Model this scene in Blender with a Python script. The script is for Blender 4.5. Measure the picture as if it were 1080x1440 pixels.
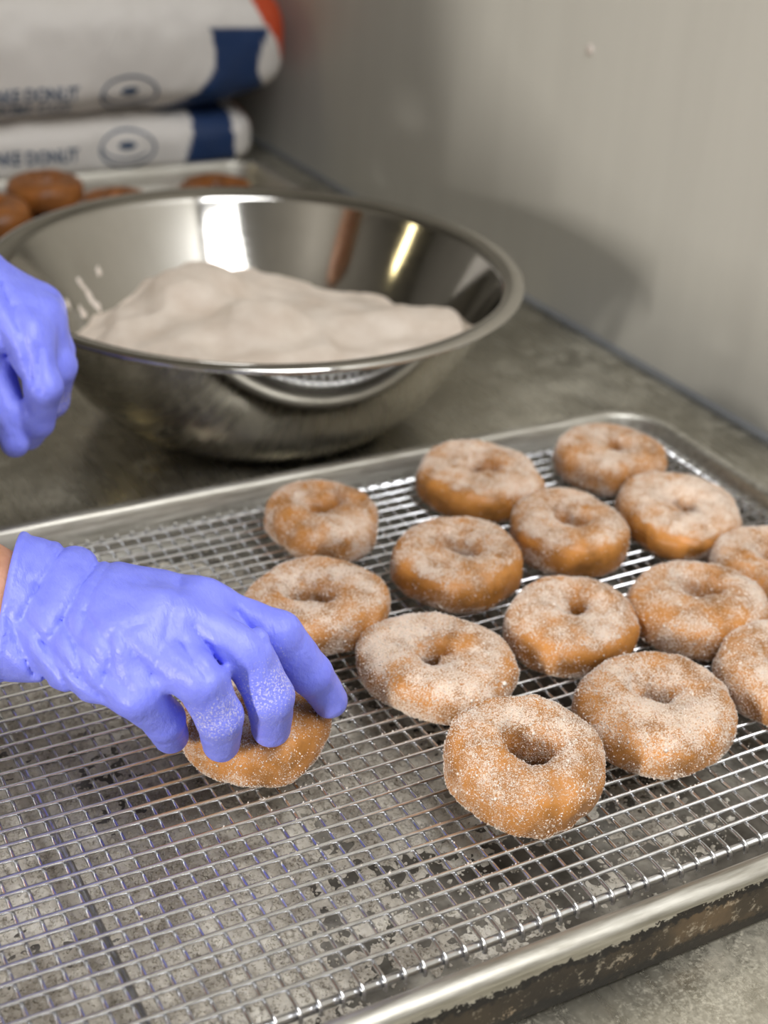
import bpy, math, random
import numpy as np
from mathutils import Matrix, Vector
from mathutils.bvhtree import BVHTree

# ------------------------------------------------------------------ scene, camera, world, lights
for o in list(bpy.data.objects):
    bpy.data.objects.remove(o)
SC = bpy.context.scene
COL = SC.collection
SC.view_settings.view_transform = 'Standard'
SC.view_settings.look = 'None'
SC.view_settings.gamma = 1.0
SC.view_settings.use_curve_mapping = False
SC.view_settings.exposure = 0.0

CAMH = 0.49
RC = ((0.87866204, 0.18708986, -0.43926121),
      (-0.47416994, 0.4495131, -0.75703424),
      (0.05582024, 0.87346171, 0.48368248))
cam_d = bpy.data.cameras.new('camera')
cam = bpy.data.objects.new('camera', cam_d)
COL.objects.link(cam)
M4 = Matrix(RC).to_4x4()
M4.translation = (0, 0, CAMH)
cam.matrix_world = M4
cam_d.sensor_fit = 'VERTICAL'
cam_d.sensor_height = 36.0
cam_d.lens = 36.0 * 1995.7 / 1440.0
cam_d.clip_start = 0.02
cam_d.dof.use_dof = True
cam_d.dof.focus_distance = 0.72
cam_d.dof.aperture_fstop = 6.0
SC.camera = cam

world = bpy.data.worlds.new('world')
SC.world = world
world.use_nodes = True
bgn = world.node_tree.nodes['Background']
bgn.inputs[0].default_value = (0.80, 0.86, 1.0, 1)
bgn.inputs[1].default_value = 0.09


def area(name, loc, target, sx, sy, power, color):
    d = bpy.data.lights.new(name, 'AREA')
    d.shape = 'RECTANGLE'
    d.size, d.size_y = sx, sy
    d.energy = power
    d.color = color
    o = bpy.data.objects.new(name, d)
    COL.objects.link(o)
    o.location = loc
    v = Vector(target) - Vector(loc)
    o.rotation_euler = v.to_track_quat('-Z', 'Y').to_euler()
    return o


# tall narrow glazed door on the left, wide window behind, ceiling strip light, warm lamp on the far left
area('door_daylight', (-2.55, -0.75, 0.52), (0.5, 0.9, 0.1), 0.10, 0.80, 84, (1.0, 0.95, 0.86))
area('window_daylight', (-0.9, -2.3, 1.25), (0.45, 0.7, 0.0), 1.3, 1.0, 4.5, (0.93, 0.97, 1.0))
area('ceiling_strip_near', (0.40, -0.25, 1.75), (0.40, -0.25, 0.0), 0.70, 1.7, 36, (0.97, 0.98, 1.0))
area('warm_wall_lamp', (-1.6, 1.9, 0.9), (0.45, 1.0, 0.1), 0.13, 0.8, 3.0, (1.0, 0.84, 0.45))

rng = np.random.default_rng(7)
random.seed(7)


# ------------------------------------------------------------------ helpers
def link(o, parent=None):
    COL.objects.link(o)
    if parent is not None:
        o.parent = parent
    return o


def tag(o, label=None, cat=None, group=None, kind=None):
    if label: o['label'] = label
    if cat: o['category'] = cat
    if group: o['group'] = group
    if kind: o['kind'] = kind
    return o


def empty(name, loc=(0, 0, 0)):
    o = bpy.data.objects.new(name, None)
    o.empty_display_size = 0.02
    COL.objects.link(o)
    o.location = loc
    return o


def mesh_data(name, verts, faces, mat=None, smooth=True):
    me = bpy.data.meshes.new(name)
    verts = np.asarray(verts, dtype=np.float32)
    if isinstance(faces, np.ndarray):
        n, k = faces.shape
        me.vertices.add(len(verts))
        me.vertices.foreach_set('co', verts.ravel())
        me.loops.add(n * k)
        me.loops.foreach_set('vertex_index', faces.astype(np.int32).ravel())
        me.polygons.add(n)
        me.polygons.foreach_set('loop_start', np.arange(0, n * k, k, dtype=np.int32))
        me.polygons.foreach_set('loop_total', np.full(n, k, dtype=np.int32))
        me.update(calc_edges=True)
    else:
        me.from_pydata([tuple(map(float, v)) for v in verts], [], faces)
        me.update()
    if smooth and len(me.polygons):
        me.polygons.foreach_set('use_smooth', np.ones(len(me.polygons), dtype=bool))
    if mat is not None:
        me.materials.append(mat)
    return me


def mesh_obj(name, verts, faces, mat=None, parent=None, smooth=True):
    return link(bpy.data.objects.new(name, mesh_data(name, verts, faces, mat, smooth)), parent)


def float_attr(me, name, vals):
    a = me.attributes.new(name, 'FLOAT', 'POINT')
    a.data.foreach_set('value', np.asarray(vals, dtype=np.float32))


def color_attr(me, name, vals):
    a = me.attributes.new(name, 'FLOAT_COLOR', 'POINT')
    v = np.concatenate([vals, np.ones((len(vals), 1))], 1).astype(np.float32)
    a.data.foreach_set('color', v.ravel())


def noise3(p, scale=1.0, seed=0):
    """smooth value noise in -1..1"""
    p = np.asarray(p, dtype=np.float64) * scale + seed * 17.31
    i = np.floor(p).astype(np.int64)
    f = p - i
    f = f * f * (3 - 2 * f)
    out = 0
    for dx in (0, 1):
        wx = f[..., 0] if dx else 1 - f[..., 0]
        for dy in (0, 1):
            wy = f[..., 1] if dy else 1 - f[..., 1]
            for dz in (0, 1):
                wz = f[..., 2] if dz else 1 - f[..., 2]
                h = (i[..., 0] + dx) * 374761393 + (i[..., 1] + dy) * 668265263 + (i[..., 2] + dz) * 2147483647 + seed * 1013
                h = (h ^ (h >> 13)) * 1274126177
                h = (h ^ (h >> 16)) & 0xFFFFFF
                out = out + wx * wy * wz * (h / 0xFFFFFF * 2 - 1)
    return out


def fbm(p, scale, seed=0, octv=3):
    s, a, t = 0, 1.0, 0
    for k in range(octv):
        s = s + a * noise3(p, scale * 2 ** k, seed + k)
        t += a
        a *= 0.5
    return s / t


def sstep(a, b, x):
    t = np.clip((x - a) / (b - a), 0, 1)
    return t * t * (3 - 2 * t)


def grid_faces(nu, nv, wrap_u=False, wrap_v=False):
    i = np.arange(nu if wrap_u else nu - 1)
    j = np.arange(nv if wrap_v else nv - 1)
    I, J = np.meshgrid(i, j, indexing='ij')
    a = I * nv + J
    b = ((I + 1) % nu) * nv + J
    c = ((I + 1) % nu) * nv + (J + 1) % nv
    d = I * nv + (J + 1) % nv
    return np.stack([a, b, c, d], -1).reshape(-1, 4)


def lathe(profile, n=96):
    pr = np.asarray(profile, float)
    t = np.linspace(0, 2 * np.pi, n, endpoint=False)
    V = np.stack([np.outer(np.cos(t), pr[:, 0]), np.outer(np.sin(t), pr[:, 0]), np.tile(pr[:, 1], (n, 1))], -1).reshape(-1, 3)
    return V, grid_faces(n, len(pr), wrap_u=True)


def tube(points, r, seg=8, cap=True):
    P = np.asarray(points, float)
    rr = np.full(len(P), r) if np.isscalar(r) else np.asarray(r, float)
    T = np.gradient(P, axis=0)
    T /= np.linalg.norm(T, axis=1)[:, None]
    up = np.array([0, 0, 1.0]) if abs(T[0, 2]) < 0.9 else np.array([1.0, 0, 0])
    V = []
    for p, t, q in zip(P, T, rr):
        n = np.cross(t, up); n /= np.linalg.norm(n)
        b = np.cross(n, t)
        up = b
        a = np.linspace(0, 2 * np.pi, seg, endpoint=False)
        V.append(p + q * (np.outer(np.cos(a), n) + np.outer(np.sin(a), b)))
    V = np.concatenate(V)
    F = [tuple(int(q) for q in f) for f in grid_faces(len(P), seg, wrap_v=True)]
    if cap:
        F.append(tuple(range(seg))[::-1])
        F.append(tuple(range((len(P) - 1) * seg, len(P) * seg)))
    return V, F


def box(x0, x1, y0, y1, z0, z1):
    V = [(x, y, z) for x in (x0, x1) for y in (y0, y1) for z in (z0, z1)]
    F = [(0, 1, 3, 2), (4, 6, 7, 5), (0, 4, 5, 1), (2, 3, 7, 6), (0, 2, 6, 4), (1, 5, 7, 3)]
    return V, F


def rrect(x0, x1, y0, y1, r, k=8):
    pts = []
    for cx, cy, a0 in ((x1 - r, y1 - r, 0), (x0 + r, y1 - r, 90), (x0 + r, y0 + r, 180), (x1 - r, y0 + r, 270)):
        for i in range(k + 1):
            a = math.radians(a0 + 90 * i / k)
            pts.append((cx + r * math.cos(a), cy + r * math.sin(a)))
    return pts


OCT_F = np.array([(0, 2, 4), (2, 1, 4), (1, 3, 4), (3, 0, 4), (2, 0, 5), (1, 2, 5), (3, 1, 5), (0, 3, 5)])
OCT_V = np.array([(1, 0, 0), (-1, 0, 0), (0, 1, 0), (0, -1, 0), (0, 0, 1), (0, 0, -1)], float)


def grains(points, size, g, parent=None, name='sugar_grains', mat=None):
    """thousands of tiny faceted crystals in one mesh"""
    n = len(points)
    q = g.normal(size=(n, 4)); q /= np.linalg.norm(q, axis=1)[:, None]
    w, x, y, z = q.T
    Rm = np.stack([1 - 2 * (y * y + z * z), 2 * (x * y - z * w), 2 * (x * z + y * w),
                   2 * (x * y + z * w), 1 - 2 * (x * x + z * z), 2 * (y * z - x * w),
                   2 * (x * z - y * w), 2 * (y * z + x * w), 1 - 2 * (x * x + y * y)], -1).reshape(n, 3, 3)
    s = (np.asarray(size)[:, None] * g.uniform(0.7, 1.3, (n, 3)))
    V = np.einsum('nij,nkj->nki', Rm, OCT_V[None] * s[:, None, :]) + np.asarray(points)[:, None, :]
    F = (OCT_F[None] + 6 * np.arange(n)[:, None, None]).reshape(-1, 3)
    o = mesh_obj(name, V.reshape(-1, 3), F, mat, parent, smooth=False)
    o['kind'] = 'stuff'
    return o


# signed distance fields -> continuous surfaces
class Field:
    def __init__(s, lo, hi, h):
        s.lo = np.array(lo, float); s.h = h
        s.n = np.ceil((np.array(hi, float) - s.lo) / h).astype(int) + 1
        s.F = np.full(s.n, 0.5, np.float32)

    def block(s, lo, hi, m=0.035):
        a = np.clip(np.floor((np.array(lo) - m - s.lo) / s.h).astype(int), 0, s.n - 1)
        b = np.clip(np.ceil((np.array(hi) + m - s.lo) / s.h).astype(int) + 1, 1, s.n)
        if (b <= a).any():
            return None, None
        sl = tuple(slice(int(x), int(y)) for x, y in zip(a, b))
        ax = [s.lo[i] + s.h * np.arange(int(a[i]), int(b[i])) for i in range(3)]
        return sl, np.stack(np.meshgrid(*ax, indexing='ij'), -1)

    def _mix(s, sl, d, k):
        f = s.F[sl]
        if k > 0:
            hh = np.clip(0.5 + 0.5 * (f - d) / k, 0, 1)
            s.F[sl] = f * (1 - hh) + d * hh - k * hh * (1 - hh)
        else:
            s.F[sl] = np.minimum(f, d)

    def cone(s, a, b, ra, rb, k=0.006, flat=None):
        a = np.array(a, float); b = np.array(b, float)
        R = max(ra, rb)
        sl, P = s.block(np.minimum(a, b) - R, np.maximum(a, b) + R)
        if sl is None: return
        ab = b - a
        t = np.clip(((P - a) @ ab) / (ab @ ab + 1e-12), 0, 1)
        v = P - (a + t[..., None] * ab)
        if flat is not None:
            n, c = flat
            n = np.array(n, float); n /= np.linalg.norm(n)
            v = v + (v @ n)[..., None] * n * (1 / c - 1)
        d = np.sqrt((v ** 2).sum(-1)) - (ra + (rb - ra) * t)
        s._mix(sl, d, k)

    def ell(s, c, r, k=0.01, rot=None):
        c = np.array(c, float); r = np.array(r, float)
        m = r.max()
        sl, P = s.block(c - m, c + m)
        if sl is None: return
        v = P - c
        if rot is not None: v = v @ np.array(rot)
        q = np.sqrt(((v / r) ** 2).sum(-1))
        d = (q - 1) * r.min()
        s._mix(sl, d, k)

    def pts(s):
        ax = [s.lo[i] + s.h * np.arange(int(s.n[i])) for i in range(3)]
        return np.stack(np.meshgrid(*ax, indexing='ij'), -1)

    def mesh(s):
        F = s.F
        S = F < 0
        nx, ny, nz = F.shape
        cnt = np.zeros((nx - 1, ny - 1, nz - 1), np.int8)
        for i in (0, 1):
            for j in (0, 1):
                for k in (0, 1):
                    cnt += S[i:nx - 1 + i, j:ny - 1 + j, k:nz - 1 + k]
        C = np.argwhere((cnt > 0) & (cnt < 8))
        idx = np.full(cnt.shape, -1, np.int64)
        idx[tuple(C.T)] = np.arange(len(C))
        acc = np.zeros((len(C), 3)); num = np.zeros(len(C))
        corners = [(i, j, k) for i in (0, 1) for j in (0, 1) for k in (0, 1)]
        for p in corners:
            for ax in range(3):
                if p[ax]: continue
                q = list(p); q[ax] = 1
                fa = F[tuple((C + p).T)]; fb = F[tuple((C + q).T)]
                m = (fa < 0) != (fb < 0)
                t = np.where(m, fa / np.where(m, fa - fb, 1), 0)
                pos = np.tile(np.array(p, float), (len(C), 1)); pos[:, ax] = t
                acc[m] += pos[m]; num[m] += 1
        V = s.lo + s.h * (C + acc / num[:, None])
        quads = []
        for ax in range(3):
            u, v = [(1, 2), (2, 0), (0, 1)][ax]
            sa = [slice(1, -1)] * 3; sb = [slice(1, -1)] * 3
            sa[ax] = slice(0, -1); sb[ax] = slice(1, None)
            A = S[tuple(sa)]; B = S[tuple(sb)]
            E = np.argwhere(A != B)
            off = np.array([1, 1, 1]); off[ax] = 0
            E = E + off
            inside = S[tuple(E.T)]
            du = np.zeros(3, int); du[u] = 1
            dv = np.zeros(3, int); dv[v] = 1
            q = np.stack([idx[tuple((E - du - dv).T)], idx[tuple((E - dv).T)], idx[tuple(E.T)], idx[tuple((E - du).T)]], -1)
            q[~inside] = q[~inside][:, ::-1]
            quads.append(q)
        Q = np.concatenate(quads)
        Q = Q[(Q >= 0).all(1)]
        return V, Q


# ------------------------------------------------------------------ materials
class NT:
    def __init__(s, name):
        s.m = bpy.data.materials.new(name)
        s.m.use_nodes = True
        s.t = s.m.node_tree
        s.b = s.t.nodes['Principled BSDF']
        s.tc = None

    def n(s, typ, **kw):
        nd = s.t.nodes.new(typ)
        for k, v in kw.items():
            if k.startswith('_'): setattr(nd, k[1:], v)
            else: nd.inputs[k].default_value = v
        return nd

    def l(s, a, b): s.t.links.new(a, b)

    def obj(s):
        if s.tc is None: s.tc = s.n('ShaderNodeTexCoord')
        return s.tc.outputs['Object']

    def noise(s, scale, detail=3, rough=0.55, vec=None, stretch=None):
        nd = s.n('ShaderNodeTexNoise', Scale=scale, Detail=detail, Roughness=rough)
        v = vec or s.obj()
        if stretch:
            mp = s.n('ShaderNodeMapping')
            mp.inputs['Scale'].default_value = stretch
            s.l(v, mp.inputs['Vector']); v = mp.outputs[0]
        s.l(v, nd.inputs['Vector'])
        return nd.outputs['Fac']

    def ramp(s, fac, stops, interp='LINEAR'):
        r = s.n('ShaderNodeValToRGB')
        r.color_ramp.interpolation = interp
        el = r.color_ramp.elements
        while len(el) < len(stops): el.new(0.5)
        for e, (p, c) in zip(el, stops):
            e.position = p
            e.color = (c, c, c, 1) if np.isscalar(c) else (*c, 1)
        s.l(fac, r.inputs[0])
        return r.outputs[0]

    def mix(s, fac, a, b):
        nd = s.n('ShaderNodeMix', _data_type='RGBA')
        for sock, v in ((nd.inputs[0], fac), (nd.inputs[6], a), (nd.inputs[7], b)):
            if hasattr(v, 'is_linked'): s.l(v, sock)
            elif np.isscalar(v): sock.default_value = v
            else: sock.default_value = (*v, 1)
        return nd.outputs[2]

    def math(s, op, a, b=0.0, clamp=False):
        nd = s.n('ShaderNodeMath', _operation=op, _use_clamp=clamp)
        for sock, v in ((nd.inputs[0], a), (nd.inputs[1], b)):
            if hasattr(v, 'is_linked'): s.l(v, sock)
            else: sock.default_value = v
        return nd.outputs[0]

    def attr(s, name, out='Fac'):
        nd = s.n('ShaderNodeAttribute')
        nd.attribute_name = name
        return nd.outputs[out]

    def sepz(s, axis=2):
        nd = s.n('ShaderNodeSeparateXYZ')
        s.l(s.obj(), nd.inputs[0])
        return nd.outputs[axis]

    def bump(s, h, strength=0.3, dist=0.001):
        nd = s.n('ShaderNodeBump', Strength=strength, Distance=dist)
        s.l(h, nd.inputs['Height'])
        s.l(nd.outputs[0], s.b.inputs['Normal'])

    def set(s, **kw):
        for k, v in kw.items():
            sock = s.b.inputs[k.replace('_', ' ')]
            if hasattr(v, 'is_linked'): s.l(v, sock)
            elif np.isscalar(v): sock.default_value = v
            else: sock.default_value = (*v, 1) if len(v) == 3 else v
        return s


def m_wall():
    t = NT('painted_wall')
    n = t.noise(5, 4, 0.6, stretch=(1, 6, 0.5))
    t.set(Base_Color=t.ramp(n, [(0.3, (0.475, 0.462, 0.425)), (0.7, (0.505, 0.492, 0.452))]), Roughness=0.48)
    t.bump(t.noise(60, 3, 0.6, stretch=(1, 4, 0.6)), 0.06, 0.002)
    return t.m


def m_plain(name, col, rough=0.6, metal=0.0, var=0.15, scale=8):
    t = NT(name)
    n = t.noise(scale, 4)
    a = tuple(c * (1 - var) for c in col); b = tuple(min(1, c * (1 + var)) for c in col)
    t.set(Base_Color=t.ramp(n, [(0.3, a), (0.7, b)]), Roughness=rough, Metallic=metal)
    return t.m


def m_table():
    t = NT('worn_steel_top')
    big = t.noise(5.5, 5, 0.62)
    fine = t.noise(70, 4, 0.65)
    streak = t.noise(26, 4, 0.6, stretch=(5, 0.6, 1))
    base = t.ramp(big, [(0.30, (0.30, 0.28, 0.23)), (0.55, (0.43, 0.405, 0.335)), (0.72, (0.56, 0.53, 0.44))])
    dust = t.ramp(t.math('MULTIPLY', t.noise(7, 3, 0.6), t.noise(60, 5, 0.75)), [(0.25, 0.0), (0.48, 0.5)])
    sug = t.ramp(t.math('ADD', t.math('MULTIPLY', t.noise(6, 3, 0.6), 0.55), t.math('MULTIPLY', t.noise(420, 4, 0.8), 0.45)), [(0.50, 0.0), (0.66, 0.55)])
    dust = t.math('MAXIMUM', dust, sug)
    c = t.mix(dust, base, (0.72, 0.67, 0.54))
    t.set(Base_Color=c, Metallic=t.math('SUBTRACT', 0.88, t.math('MULTIPLY', dust, 1.3)), Roughness=t.ramp(streak, [(0.3, 0.20), (0.7, 0.36)]))
    t.bump(fine, 0.10, 0.001)
    return t.m


def m_pan():
    t = NT('baked_aluminium')
    z = t.sepz(2)
    big = t.noise(14, 5, 0.62)
    fine = t.noise(190, 4, 0.7)
    scr = t.noise(45, 4, 0.65, stretch=(0.5, 6, 6))
    alu = t.ramp(scr, [(0.32, (0.38, 0.36, 0.31)), (0.68, (0.66, 0.64, 0.58))])
    # burnt-on crust covering the outer side, ragged upper and lower limits
    jag = t.math('ADD', t.math('MULTIPLY', t.noise(230, 3, 0.7), 0.014), t.math('MULTIPLY', t.noise(16, 2, 0.5), 0.016))
    lim = t.math('ADD', z, jag)
    crust = t.ramp(t.math('MULTIPLY', t.math('SUBTRACT', 0.0150, lim), 900, True), [(0.3, 0), (0.7, 1)])
    out = t.attr('outer')
    crust = t.math('MULTIPLY', crust, out)
    spots = t.ramp(fine, [(0.56, 0.0), (0.66, 1.0)])
    cc = t.ramp(big, [(0.30, (0.012, 0.010, 0.008)), (0.55, (0.050, 0.037, 0.022)), (0.70, (0.12, 0.08, 0.042))])
    rust = t.ramp(t.noise(34, 4, 0.65), [(0.55, 0.0), (0.68, 0.75)])
    cc = t.mix(t.math('MULTIPLY', rust, spots), cc, (0.40, 0.22, 0.08))
    cc = t.mix(t.math('MULTIPLY', spots, 0.5), cc, (0.48, 0.42, 0.32))
    edge = t.ramp(t.math('MULTIPLY', t.math('ABSOLUTE', t.math('SUBTRACT', lim, 0.0120)), 260, True), [(0.3, 0.9), (0.9, 0.0)])
    cc = t.mix(edge, cc, (0.008, 0.007, 0.006))
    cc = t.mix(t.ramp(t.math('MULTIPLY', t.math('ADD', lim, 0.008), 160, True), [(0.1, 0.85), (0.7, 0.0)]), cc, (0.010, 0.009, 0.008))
    # darkened, spotted floor of the pan
    flo = t.attr('floor')
    fc = t.ramp(big, [(0.40, (0.07, 0.062, 0.05)), (0.55, (0.21, 0.195, 0.165)), (0.68, (0.52, 0.49, 0.42))])
    fc = t.mix(t.math('MULTIPLY', spots, 0.5), fc, (0.10, 0.09, 0.075))
    c = t.mix(flo, alu, fc)
    c = t.mix(crust, c, cc)
    met = t.math('MULTIPLY', t.math('SUBTRACT', 1.0, crust), t.math('SUBTRACT', 0.95, t.math('MULTIPLY', flo, 0.6)))
    t.set(Base_Color=c, Metallic=met, Roughness=t.mix(crust, t.ramp(scr, [(0.3, 0.38), (0.7, 0.55)]), (0.72, 0.72, 0.72)))
    t.bump(t.math('ADD', fine, t.math('MULTIPLY', crust, t.noise(420, 2))), 0.16, 0.001)
    return t.m


def m_steel_bowl():
    t = NT('brushed_stainless')
    n = t.noise(40, 4, 0.6, stretch=(1, 1, 7))
    sm = t.noise(9, 4, 0.6)
    t.set(Base_Color=t.ramp(sm, [(0.3, (0.50, 0.485, 0.45)), (0.7, (0.62, 0.60, 0.565))]), Metallic=1.0,
          Roughness=t.ramp(n, [(0.3, 0.07), (0.7, 0.12)]))
    t.bump(t.noise(7, 2), 0.05, 0.002)
    return t.m


def m_chrome():
    t = NT('chromed_wire')
    n = t.noise(120, 3)
    t.set(Base_Color=t.ramp(n, [(0.35, (0.68, 0.685, 0.70)), (0.65, (0.87, 0.88, 0.90))]), Metallic=1.0,
          Roughness=t.ramp(n, [(0.3, 0.16), (0.7, 0.26)]))
    return t.m


def m_donut(name, gold, sugared=True):
    t = NT(name)
    big = t.noise(45, 4, 0.6)
    base = t.ramp(big, [(0.30, tuple(c * 0.50 for c in gold)), (0.52, gold), (0.74, tuple(min(1, c * 1.3) for c in gold))])
    pore = t.noise(420, 3, 0.7)
    if sugared:
        sg = t.attr('sugar')
        f1 = t.noise(820, 3, 0.7)
        f2 = t.noise(2300, 1, 0.5)
        sp = t.math('ADD', t.math('MULTIPLY', f1, 0.62), t.math('MULTIPLY', f2, 0.38))
        k = t.math('ADD', sp, t.math('MULTIPLY', sg, 0.34))
        mask = t.ramp(k, [(0.640, 0.0), (0.745, 1.0)])
        haze = t.math('MULTIPLY', sg, 0.16)
        c = t.mix(haze, base, (0.56, 0.34, 0.20))
        c = t.mix(t.math('MULTIPLY', mask, 0.90), c, (0.76, 0.625, 0.515))
        rough = t.ramp(sg, [(0.05, 0.34), (0.5, 0.68)])
        t.set(Base_Color=c, Roughness=rough, Specular_IOR_Level=0.35)
        t.bump(t.math('ADD', t.math('MULTIPLY', mask, 0.9), pore), 0.45, 0.0006)
    else:
        t.set(Base_Color=base, Roughness=0.45)
        t.bump(pore, 0.3, 0.0008)
    t.b.inputs['Subsurface Weight'].default_value = 0.12
    t.b.inputs['Subsurface Radius'].default_value = (0.004, 0.002, 0.001)
    return t.m


def m_sugar(name, a, b, scale=900):
    t = NT(name)
    n = t.noise(scale, 3, 0.7)
    big = t.noise(35, 3, 0.6)
    c = t.mix(t.ramp(big, [(0.35, 0.0), (0.65, 1.0)]), a, b)
    t.set(Base_Color=c, Roughness=0.6)
    t.bump(n, 0.35, 0.0008)
    return t.m


def m_crumbs():
    t = NT('spilled_sugar')
    big = t.noise(20, 4, 0.65)
    mid = t.noise(150, 4, 0.75)
    fine = t.noise(800, 3, 0.75)
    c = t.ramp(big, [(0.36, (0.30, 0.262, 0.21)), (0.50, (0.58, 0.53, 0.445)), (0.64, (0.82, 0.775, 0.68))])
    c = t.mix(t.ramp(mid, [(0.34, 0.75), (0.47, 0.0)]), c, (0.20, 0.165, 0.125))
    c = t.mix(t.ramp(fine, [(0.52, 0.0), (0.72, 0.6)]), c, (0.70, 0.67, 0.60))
    t.set(Base_Color=c, Roughness=0.6)
    t.bump(t.math('ADD', mid, fine), 0.6, 0.0016)
    return t.m


def m_glove():
    t = NT('blue_nitrile')
    n = t.noise(60, 4, 0.6)
    base = t.ramp(n, [(0.3, (0.200, 0.230, 0.87)), (0.7, (0.255, 0.290, 0.94))])
    dust = t.attr('dust')
    m = t.ramp(t.math('ADD', t.noise(900, 3, 0.7), t.math('MULTIPLY', dust, 0.42)), [(0.74, 0.0), (0.92, 0.85)])
    c = t.mix(m, base, (0.80, 0.76, 0.80))
    t.set(Base_Color=c, Roughness=0.42, Specular_IOR_Level=0.40)
    t.b.inputs['Subsurface Weight'].default_value = 0.15
    t.b.inputs['Subsurface Radius'].default_value = (0.001, 0.001, 0.004)
    wr = t.noise(75, 4, 0.62, stretch=(1.6, 0.55, 1))
    t.bump(wr, 0.5, 0.003)
    return t.m


def m_skin():
    t = NT('skin')
    n = t.noise(90, 4)
    t.set(Base_Color=t.ramp(n, [(0.3, (0.50, 0.24, 0.13)), (0.7, (0.62, 0.32, 0.19))]), Roughness=0.5)
    t.b.inputs['Subsurface Weight'].default_value = 0.15
    t.b.inputs['Subsurface Radius'].default_value = (0.01, 0.004, 0.002)
    t.bump(t.noise(500, 3), 0.2, 0.0006)
    return t.m


def m_bag():
    t = NT('printed_paper_sack')
    p = t.attr('print', 'Color')
    n = t.noise(22, 4, 0.6)
    c = t.mix(t.ramp(n, [(0.3, 0.0), (0.7, 0.04)]), p, (0.45, 0.40, 0.34))
    t.set(Base_Color=c, Roughness=0.62)
    t.bump(t.noise(28, 4, 0.6), 0.25, 0.006)
    return t.m


MAT = dict(
    wall=m_wall(), table=m_table(), pan=m_pan(), bowl=m_steel_bowl(), chrome=m_chrome(),
    donut=m_donut('sugared_crust', (0.46, 0.196, 0.046)),
    plain_donut=m_donut('fried_crust', (0.30, 0.105, 0.022), False),
    grain=m_sugar('sugar_crystals', (0.76, 0.66, 0.575), (0.84, 0.76, 0.69)),
    heap=m_sugar('cinnamon_sugar', (0.62, 0.52, 0.43), (0.72, 0.63, 0.54), 700),
    crumbs=m_crumbs(),
    glove=m_glove(), skin=m_skin(), bag=m_bag(),
    ink=m_plain('blue_ink', (0.045, 0.085, 0.16), 0.6),
    steel=m_plain('painted_steel', (0.35, 0.34, 0.32), 0.4, 0.8),
    floor=m_plain('concrete_floor', (0.20, 0.185, 0.165), 0.7, 0, 0.25, 6),
    room=m_plain('room_paint', (0.26, 0.25, 0.23), 0.6, 0, 0.08, 3),
    seal=m_plain('grey_sealant', (0.16, 0.165, 0.17), 0.6),
    screw=m_plain('painted_screw', (0.56, 0.50, 0.46), 0.4),
    shirt=m_plain('dark_cotton', (0.05, 0.055, 0.07), 0.85),
    apron=m_plain('black_apron', (0.03, 0.03, 0.032), 0.8),
    trousers=m_plain('denim', (0.06, 0.08, 0.13), 0.85),
    hair=m_plain('dark_hair', (0.03, 0.02, 0.015), 0.6),
    shoe=m_plain('black_rubber', (0.02, 0.02, 0.02), 0.5),
)

# ------------------------------------------------------------------ the setting
TZ = -0.030          # table top
FZ = -0.93           # room floor


def wx(y): return 0.840 - 0.0238 * (y - 0.797)


V, F = box(-3.2, 1.1, -2.9, 3.6, FZ - 0.06, FZ)
tag(mesh_obj('floor', V, F, MAT['floor'], None, False), kind='structure')
# right wall, seen in the picture; slightly out of line with the tray
V = []
for y in (-2.9, 3.6):
    for x in (0, 0.12):
        for z in (FZ, 1.9):
            V.append((wx(y) + x, y, z))
F = [(0, 1, 3, 2), (4, 6, 7, 5), (0, 4, 5, 1), (2, 3, 7, 6), (0, 2, 6, 4), (1, 5, 7, 3)]
wall = tag(mesh_obj('wall_right', V, F, MAT['wall'], None, False), kind='structure')
V, F = box(-3.2, 1.1, 3.6, 3.72, FZ, 1.9)
tag(mesh_obj('wall_back', V, F, MAT['room'], None, False), kind='structure')
V, F = box(-3.32, -3.2, -2.9, 3.6, FZ, 1.9)
tag(mesh_obj('wall_left', V, F, MAT['room'], None, False), kind='structure')
V, F = box(-3.2, 1.1, -2.9, 3.6, 1.9, 2.0)
tag(mesh_obj('ceiling', V, F, MAT['room'], None, False), kind='structure')
# screw head on the wall
prof = [(0.0001, 0.0022), (0.003, 0.0020), (0.0048, 0.0012), (0.0052, 0.0), (0.0052, -0.001)]
V, F = lathe(prof, 20)
sx = wx(1.1067)
V = np.stack([sx - V[:, 2], 1.1067 + V[:, 0], 0.2366 + V[:, 1]], -1)
mesh_obj('screw_head', V, F, MAT['screw'], wall)
# sealant bead where table meets wall
pts = [(wx(y) - 0.001, y, TZ + 0.001) for y in np.linspace(0.05, 2.45, 20)]
V, F = tube(pts, 0.005, 8)
tag(mesh_obj('trim_1', V, F, MAT['seal']), kind='structure')

# ------------------------------------------------------------------ work table
table = empty('work_table', (0.4, 1.25, FZ))
tag(table, 'long worn stainless steel work table standing along the grey wall', 'table')


def child(name, V, F, mat, parent, smooth=True):
    o = mesh_obj(name, V, F, mat, parent, smooth)
    o.matrix_parent_inverse = Matrix.Translation(parent.location).inverted()
    return o


lo = [(-0.005, 0.10), (wx(0.1) - 0.004, 0.10), (wx(2.45) - 0.004, 2.45), (-0.005, 2.45)]
V = [(x, y, TZ) for x, y in lo] + [(x, y, TZ - 0.035) for x, y in lo]
F = [(0, 1, 2, 3), (7, 6, 5, 4), (0, 4, 5, 1), (1, 5, 6, 2), (2, 6, 7, 3), (3, 7, 4, 0)]
child('table_top', V, F, MAT['table'], table, False)
for x in (0.04, 0.78):
    for y in (0.16, 2.38):
        V, F = tube([(x, y, TZ - 0.035), (x, y, FZ + 0.03), (x, y, FZ)], [0.02, 0.02, 0.026], 12)
        child('leg', V, F, MAT['steel'], table)


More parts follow.
